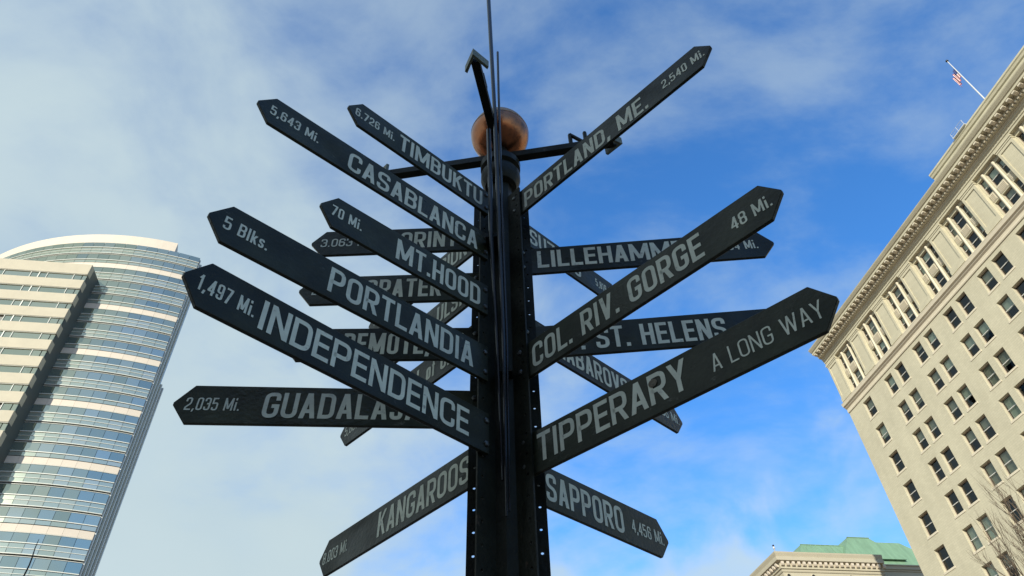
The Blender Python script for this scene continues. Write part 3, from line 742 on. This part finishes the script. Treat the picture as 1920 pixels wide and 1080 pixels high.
# ================================================================ signpost
LEAN = 0.0257169
ez = Vector((LEAN, 0, 1)).normalized()
base = Vector((-0.10233, 2.33534, 1.6)) - ez * (1.6 / ez.z)
Z0 = 1.6 / ez.z
SP = empty('signpost', base, (0, math.atan(LEAN), 0))
tag(SP, 'dark green milepost with arrow shaped direction boards and copper ball on top', 'signpost')
ZT = Z0 + 3.09
MB().lathe([(.058, 0.0), (.058, ZT)], 8).obj('core_tube', M['post_paint'], SP)
MB().lathe([(.0, .02), (.22, .02), (.22, .04), (.16, .06), (0, .06)], 24).obj('base_plate', M['post_paint'], SP)
# perforated fins
def fin_mesh(r0, r1, z0, z1, th, hx, hr, pitch):
    b = MB(); n = int((z1 - z0) / pitch); ph = (z1 - z0) / n
    for k_ in range(n):
        za, zb = z0 + k_ * ph, z0 + (k_ + 1) * ph; zc = (za + zb) / 2
        outer = [(r1, zc), (r1, zb), (hx, zb), (r0, zb), (r0, zc), (r0, za), (hx, za), (r1, za)]
        ring = [(hx + hr * math.cos(math.pi / 4 * i), zc + hr * math.sin(math.pi / 4 * i)) for i in range(8)]
        for sy in (th, -th):
            for i in range(8):
                j = (i + 1) % 8
                q = [(outer[i][0], sy, outer[i][1]), (outer[j][0], sy, outer[j][1]), (ring[j][0], sy, ring[j][1]), (ring[i][0], sy, ring[i][1])]
                b.quad(*(q if sy < 0 else q[::-1]))
        for i in range(8):
            j = (i + 1) % 8
            b.quad((ring[i][0], th, ring[i][1]), (ring[j][0], th, ring[j][1]), (ring[j][0], -th, ring[j][1]), (ring[i][0], -th, ring[i][1]))
        b.quad((r1, -th, za), (r1, -th, zb), (r1, th, zb), (r1, th, za))
    b.quad((r0, -th, z1), (r1, -th, z1), (r1, th, z1), (r0, th, z1)).quad((r0, -th, z0), (r0, th, z0), (r1, th, z0), (r1, -th, z0))
    return b.mesh('fin', M['post_paint'])
FZ = Z0 + 2.925
finm = fin_mesh(.05, .142, .06, FZ, .004, .118, .0058, .083)
for az in (-135, -90, -45, 45, 90, 135): inst('fin', finm, SP, (0, 0, 0), (0, 0, R(90 - az)))
# collar, copper ball and weather-vane arms
MB().lathe([(.058, ZT - .04), (.085, ZT - .03), (.10, ZT), (.108, ZT + .03), (.108, ZT + .07), (.092, ZT + .085), (.092, ZT + .105), (.110, ZT + .12), (.112, ZT + .165), (.09, ZT + .19), (.05, ZT + .2), (.045, ZT + .30), (.0, ZT + .31)], 36).obj('collar', M['post_paint'], SP, 'angle')
BZ = Z0 + 3.555; br = .170
bl_ = MB().lathe([(br * math.sin(math.pi * i / 28), BZ - br * math.cos(math.pi * i / 28)) for i in range(29)], 48)
bl_.m = [1 if min(bl_.v[i][2] for i in f) > BZ + .01 else 0 for f in bl_.f]
ball = bl_.obj('copper_ball', [M['copper'], M['copper_dull']], SP, True)
MB().lathe([(br * .992, BZ + .016), (br + .0008, BZ + .018), (br + .0008, BZ + .023), (br * .97, BZ + .027)], 48).obj('seam_ring', M['copper_dull'], ball)
AZ = Z0 + 3.33
def arm(az, length, letter):
    o = MB().box(.03, length - .05, -.022, .022, -.025, .025).obj('vane_arm', M['post_paint'], SP, bevel=.003)
    o.location = (0, 0, AZ); o.rotation_euler = (0, 0, R(90 - az))
    hd = MB()
    for s_ in (1, -1):
        hd.hexa([(length, 0, -.030), (length - .085, s_ * .062, -.030), (length - .085, s_ * .062, .030), (length, 0, .030)],
                [(length - .022, 0, -.030), (length - .097, s_ * .052, -.030), (length - .097, s_ * .052, .030), (length - .022, 0, .030)])
    hd.obj('arrow_head', M['olive_lit'], o)
    if letter:
        hgt, wd, zb_ = .112, .085, .022; c = (length if letter != 'S' else .70) - .24; t_ = .019; lt = MB()
        def bar(xa, za, xb, zb2): lt.tube([(c + xa, 0, zb_ + za), (c + xb, 0, zb_ + zb2)], t_ * .62, 6)
        if letter == 'N': bar(-wd/2, 0, -wd/2, hgt); bar(-wd/2, hgt, wd/2, 0); bar(wd/2, 0, wd/2, hgt)
        if letter == 'S':
            pts = rnd([(.032, .066), (.032, .083), (-.032, .083), (-.032, .048), (.032, .038), (.032, .003), (-.032, .003), (-.032, .02)], .02)
            lt.tube([(c - p[0], 0, zb_ + p[1]) for p in pts], t_ * .62, 6)
        if letter in 'EW':
            bar(-wd/2, 0, -wd/2, hgt)
            for zz_ in (.004, hgt / 2, hgt - .004): bar(-wd/2, zz_, wd/2, zz_)
        lt.obj('compass_letter', M['post_paint'], o)
    return o
arm(96.5, .69, 'N'); arm(-83.5, .735, 'S'); arm(188.5, .665, 'E'); arm(8.5, .66, 'W')
# rods clamped to the front of the post (world points relative to the leaning post)
def to_local(p):
    q = Vector(p) + Vector((0, 0, 1.6)) - base
    ex = Vector((ez.z, 0, -ez.x))
    return (q.dot(ex), q.y, q.dot(ez))
for pts, rd in (([(-.071, 2.25, 1.126), (-.050, 2.22, 1.878), (-.034, 2.10, 2.99), (-.029, 2.06, 3.37), (-.026, 2.0, 4.674), (-.025, 1.98, 5.47)], [.004, .009, .0105, .011, .0135, .014]),
                ([(-.060, 2.255, 1.144), (-.036, 2.23, 1.885), (-.022, 2.14, 2.687), (-.001, 2.05, 3.546), (.010, 2.03, 3.995)], [.003, .006, .0065, .007, .007]),
                ([(-.079, 2.25, 1.263), (-.076, 2.23, 1.888), (-.081, 2.17, 2.472), (-.075, 2.14, 2.692), (-.067, 2.08, 3.238)], [.004, .008, .011, .0115, .0115])):
    MB().tube([to_local(p) for p in pts], rd, 10).obj('rod', M['rod'], SP, 'angle')
for p in ((-.078, 2.19, 2.50), (-.05, 2.25, 1.75)):
    q = to_local(p); MB().box(q[0] - .03, q[0] + .03, q[1] - .012, q[1] + .10, q[2] - .014, q[2] + .014).obj('clamp', M['post_paint'], SP, bevel=.003)

# boards: name, azimuth, height, length, [(text, r_start, r_end, cap, stroke, dz)]
BH = .175; TAP = .066
BIG, SML = .117, .058
BOARDS = [
 ('CASABLANCA', -134.6, 2.490, 1.299, [('CASABLANCA', .879, .173, BIG, .145, -.008), ('5,643 Mi.', 1.240, 1.023, SML, .13, 0)]),
 ('TIMBUKTU', -135.5, 2.820, .947, [('TIMBUKTU', .663, .149, BIG, .145, 0), ('6.726 Mi.', .906, .691, SML, .13, 0)]),
 ('MT.HOOD', -134.2, 2.142, .946, [('MT.HOOD', .592, .151, BIG, .145, -.004), ('70 Mi.', .896, .759, SML, .13, .004)]),
 ('PORTLANDIA', -135.1, 1.785, 1.301, [('PORTLANDIA', .850, .186, BIG, .145, 0), ('5 Blks.', 1.245, 1.088, SML, .13, 0)]),
 ('INDEPENDENCE', -138.0, 1.452, 1.312, [('INDEPENDENCE', 1.065, .210, BIG * .96, .145, 0), ('1,497 Mi.', 1.263, 1.083, SML, .12, 0)]),
 ('GUADALAJARA', -96.3, 1.609, 1.282, [('GUADALAJARA', .937, .188, BIG, .145, 0), ('2,035 Mi.', 1.231, 1.025, SML, .11, 0)]),
 ('REMOTE', -93.5, 1.952, .940, [('REMOTE, OR.', .685, .143, BIG, .145, 0)]),
 ('CRATER', -91.5, 2.301, .949, [('CRATER L.', .636, .165, BIG, .145, 0), ('2', .883, .860, SML, .13, 0)]),
 ('CORINTO', -91.0, 2.639, .952, [('CORINTO', .571, .151, BIG, .145, 0), ('3.063 Mi.', .900, .640, SML, .13, 0)]),
 ('KANGAROOS', -44.4, 1.443, 1.330, [('KANGAROOS', .829, .194, BIG, .145, 0), ('8.003 Mi.', 1.290, 1.074, SML, .12, 0)]),
 ('CHINA', -46.0, 2.099, 1.270, [('WALL of CHINA', .778, .190, BIG * .9, .15, 0), ('5,600 Mi.', 1.218, 1.007, SML, .12, 0)]),
 ('ULSAN', -45.6, 2.432, .950, [('ULSAN', .475, .180, BIG, .145, 0)]),
 ('KAOHSIUNG', -47.0, 2.767, 1.120, [('KAOHSIUNG', .753, .170, BIG, .145, 0), ('5', 1.06, 1.03, SML, .12, 0)]),
 ('PORTLAND', 133.3, 2.816, 1.293, [('PORTLAND, ME.', .165, .946, BIG, .145, -.012), ('2,540 Mi.', 1.033, 1.254, SML, .13, 0)]),
 ('GORGE', 133.8, 1.795, 1.306, [('COL. RIV. GORGE', .162, .992, BIG, .145, 0), ('48 Mi.', 1.108, 1.261, SML, .13, -.006)]),
 ('TIPPERARY', 130.5, 1.369, 1.303, [('TIPPERARY', .154, .796, BIG, .145, .008), ('A LONG WAY', .883, 1.253, SML * 1.12, .09, -.008)]),
 ('LILLEHAMMER', 92.0, 2.473, 1.301, [('LILLEHAMMER', .170, .951, BIG, .16, .006), ('4,554 Mi.', 1.006, 1.218, SML, .13, 0)]),
 ('HELENS', 92.6, 1.963, 1.300, [('MT. ST. HELENS', .180, .951, BIG, .145, -.004)]),
 ('SUZHOU', 44.1, 2.836, .960, [('SUZHOU', .208, .610, BIG, .145, 0), ('5,816 Mi.', .735, .900, SML, .12, 0)]),
 ('KHABAROVSK', 44.1, 2.145, 1.340, [('KHABAROVSK', .278, .945, BIG, .145, 0), ('4,556 Mi.', 1.067, 1.300, SML, .12, 0)]),
 ('SAPPORO', 44.3, 1.368, .987, [('SAPPORO', .215, .676, BIG, .145, 0), ('4,456 Mi.', .729, .946, SML, .12, 0)]),
]
boltm = MB().lathe([(.0125, 0), (.0125, .004), (.009, .0075), (.0, .009)], 6).mesh('bolt', M['bolt'])
for nm, az, z, L, texts in BOARDS:
    left = az < 0; h = BH / 2; th = .0075; r0 = .106 if left else .085
    poly = [(r0, -h), (L - TAP, -h), (L - .004, -.006), (L - .004, .006), (L - TAP, h), (r0, h)]
    b = MB().prism(poly, lambda p: (p[0], -th, p[1]), lambda p: (p[0], th, p[1]))
    o = b.obj('sign_board', M['green_paint'], SP, bevel=.0022)
    a = R(az); tn = Vector((math.cos(a), -math.sin(a), 0))
    o.location = tn * -.0125 + Vector((0, 0, z * 1.0 + Z0)); o.rotation_euler = (0, 0, R(90 - az))
    tag(o, 'dark green arrow board lettered %s' % texts[0][0])
    fy = (th + .0012) * (1 if left else -1)
    for i, (tx, ra, rb_, cap, st, dz) in enumerate(texts):
        for wm_ in text_words(tx, ra, rb_, dz, cap, st, -1 if left else 1, fy, .085 if i == 0 else .10):
            wm_.obj('place_lettering' if i == 0 else 'distance_lettering', M['letter'], o)
    if nm == 'TIPPERARY':
        st_ = MB().prism([(.668 + math.cos(2 * math.pi * i / 14) * .017, .030 + math.sin(2 * math.pi * i / 14) * .015) for i in range(14)], lambda p: (p[0], -th - .0022, p[1]), lambda p: (p[0], -th - .0036, p[1]))
        st_.obj('sticker', M['sticker'], o)
    yb = th if left else -(.0125 + .0045)
    for dz in (-.05, .05): inst('bolt', boltm, o, (.122 if left else .101, yb, dz), (R(-90) if left else R(90), 0, 0))

# ================================================================ bare trees
def branch(mb, p, d_, length, rad, depth, rng, spread=.5, upw=.25):
    pts = [p.copy()]; n = 4
    dd_ = d_.copy()
    for i in range(n):
        dd_ = (dd_ + Vector((rng.uniform(-.12, .12), rng.uniform(-.12, .12), rng.uniform(-.02, .12)))).normalized()
        pts.append(pts[-1] + dd_ * (length / n))
    mb.tube(pts, [rad * (1 - .5 * i / n) for i in range(n + 1)], 6 if depth > 2 else 4, cap=False)
    if depth <= 0: return
    for k_ in range(rng.choice((2, 3, 3)) + (1 if depth > 2 else 0)):
        t = rng.uniform(.35, 1.0); i = min(int(t * n), n - 1); q = pts[i].lerp(pts[i + 1], t * n - i)
        s_ = Vector((rng.gauss(0, 1), rng.gauss(0, 1), rng.gauss(0, .4))); s_ = (s_ - dd_ * s_.dot(dd_)).normalized()
        nd = (dd_ + s_ * rng.uniform(spread * .5, spread * 1.1) + Vector((0, 0, upw))).normalized()
        branch(mb, q, nd, length * rng.uniform(.55, .78), max(rad * rng.uniform(.50, .64), .0042), depth - 1, rng, spread, upw)
def bare_tree(name, loc, height, seed, label, bark, depth=5, spread=.5):
    rng = random.Random(seed); t = empty(name, loc); tag(t, label, 'tree', 'bare street trees')
    hh = height * .36
    tr = MB().tube([(0, 0, -.1), (.03, .02, .4), (-.02, .04, hh * .5), (.03, 0, hh)], [height * .022, height * .015, height * .0135, height * .011], 10)
    tr.obj('trunk', bark, t, True)
    cr_ = MB()
    for k_ in range(9):
        a = k_ * 2.4 + rng.uniform(-.3, .3)
        d_ = Vector((math.cos(a) * .34, math.sin(a) * .34, 1)).normalized()
        branch(cr_, Vector((.03, 0, hh * rng.uniform(.8, .99))), d_, height * .25, height * .006, depth, rng, spread)
    cr_.obj('crown', bark, t)
    return t
bare_tree('bare_tree', (13.3, 17.2, 0), 11.0, 3, 'bare winter tree with fine upright twigs in front of cream office building', M['bark'], 5, .34)
lt = empty('young_tree', (-7.75, 10.42, 0)); tag(lt, 'thin dark bare young tree in front of glass tower', 'tree', 'bare street trees')
MB().tube([(0, 0, -.1), (.02, .0, 2), (0, 0, 4.2)], [.06, .045, .03], 8).obj('trunk', M['bark_dark'], lt, True)
tw = MB().tube([(0, 0, 4.1), (-.08, .02, 5.4), (-.02, .01, 6.38), (-.01, .01, 6.55), (-.01, 0, 6.67), (-.03, 0, 6.82), (-.03, 0, 6.97)], [.03, .02, .013, .012, .011, .008, .004], 6)
rg = random.Random(5)
for k_ in range(9):
    z_ = 3.0 + k_ * .28; a = k_ * 2.3
    branch(tw, Vector((0, 0, z_)), Vector((math.cos(a) * .8, math.sin(a) * .8, .8)).normalized(), .55 - k_ * .03, .012, 2, rg)
tw.obj('crown', M['bark_dark'], lt)

# ================================================================ unseen building added behind the camera to keep the low sun off the signpost
sh = Vector((sdir.x, sdir.y, 0)).normalized(); sp = Vector((-sh.y, sh.x, 0))
NB = empty('added_shade_building', sh * 46.0, (0, 0, math.atan2(sp.y, sp.x)))
tag(NB, 'plain brick building added out of view to shade the signpost', 'building')
MB().box(-22, 22, -1, 14, 0, 25.5).obj('wall', M['brick'], NB)
MB().box(-22.4, 22.4, -1.4, 14.4, 25.5, 26.3).obj('cornice', M['trim'], NB)
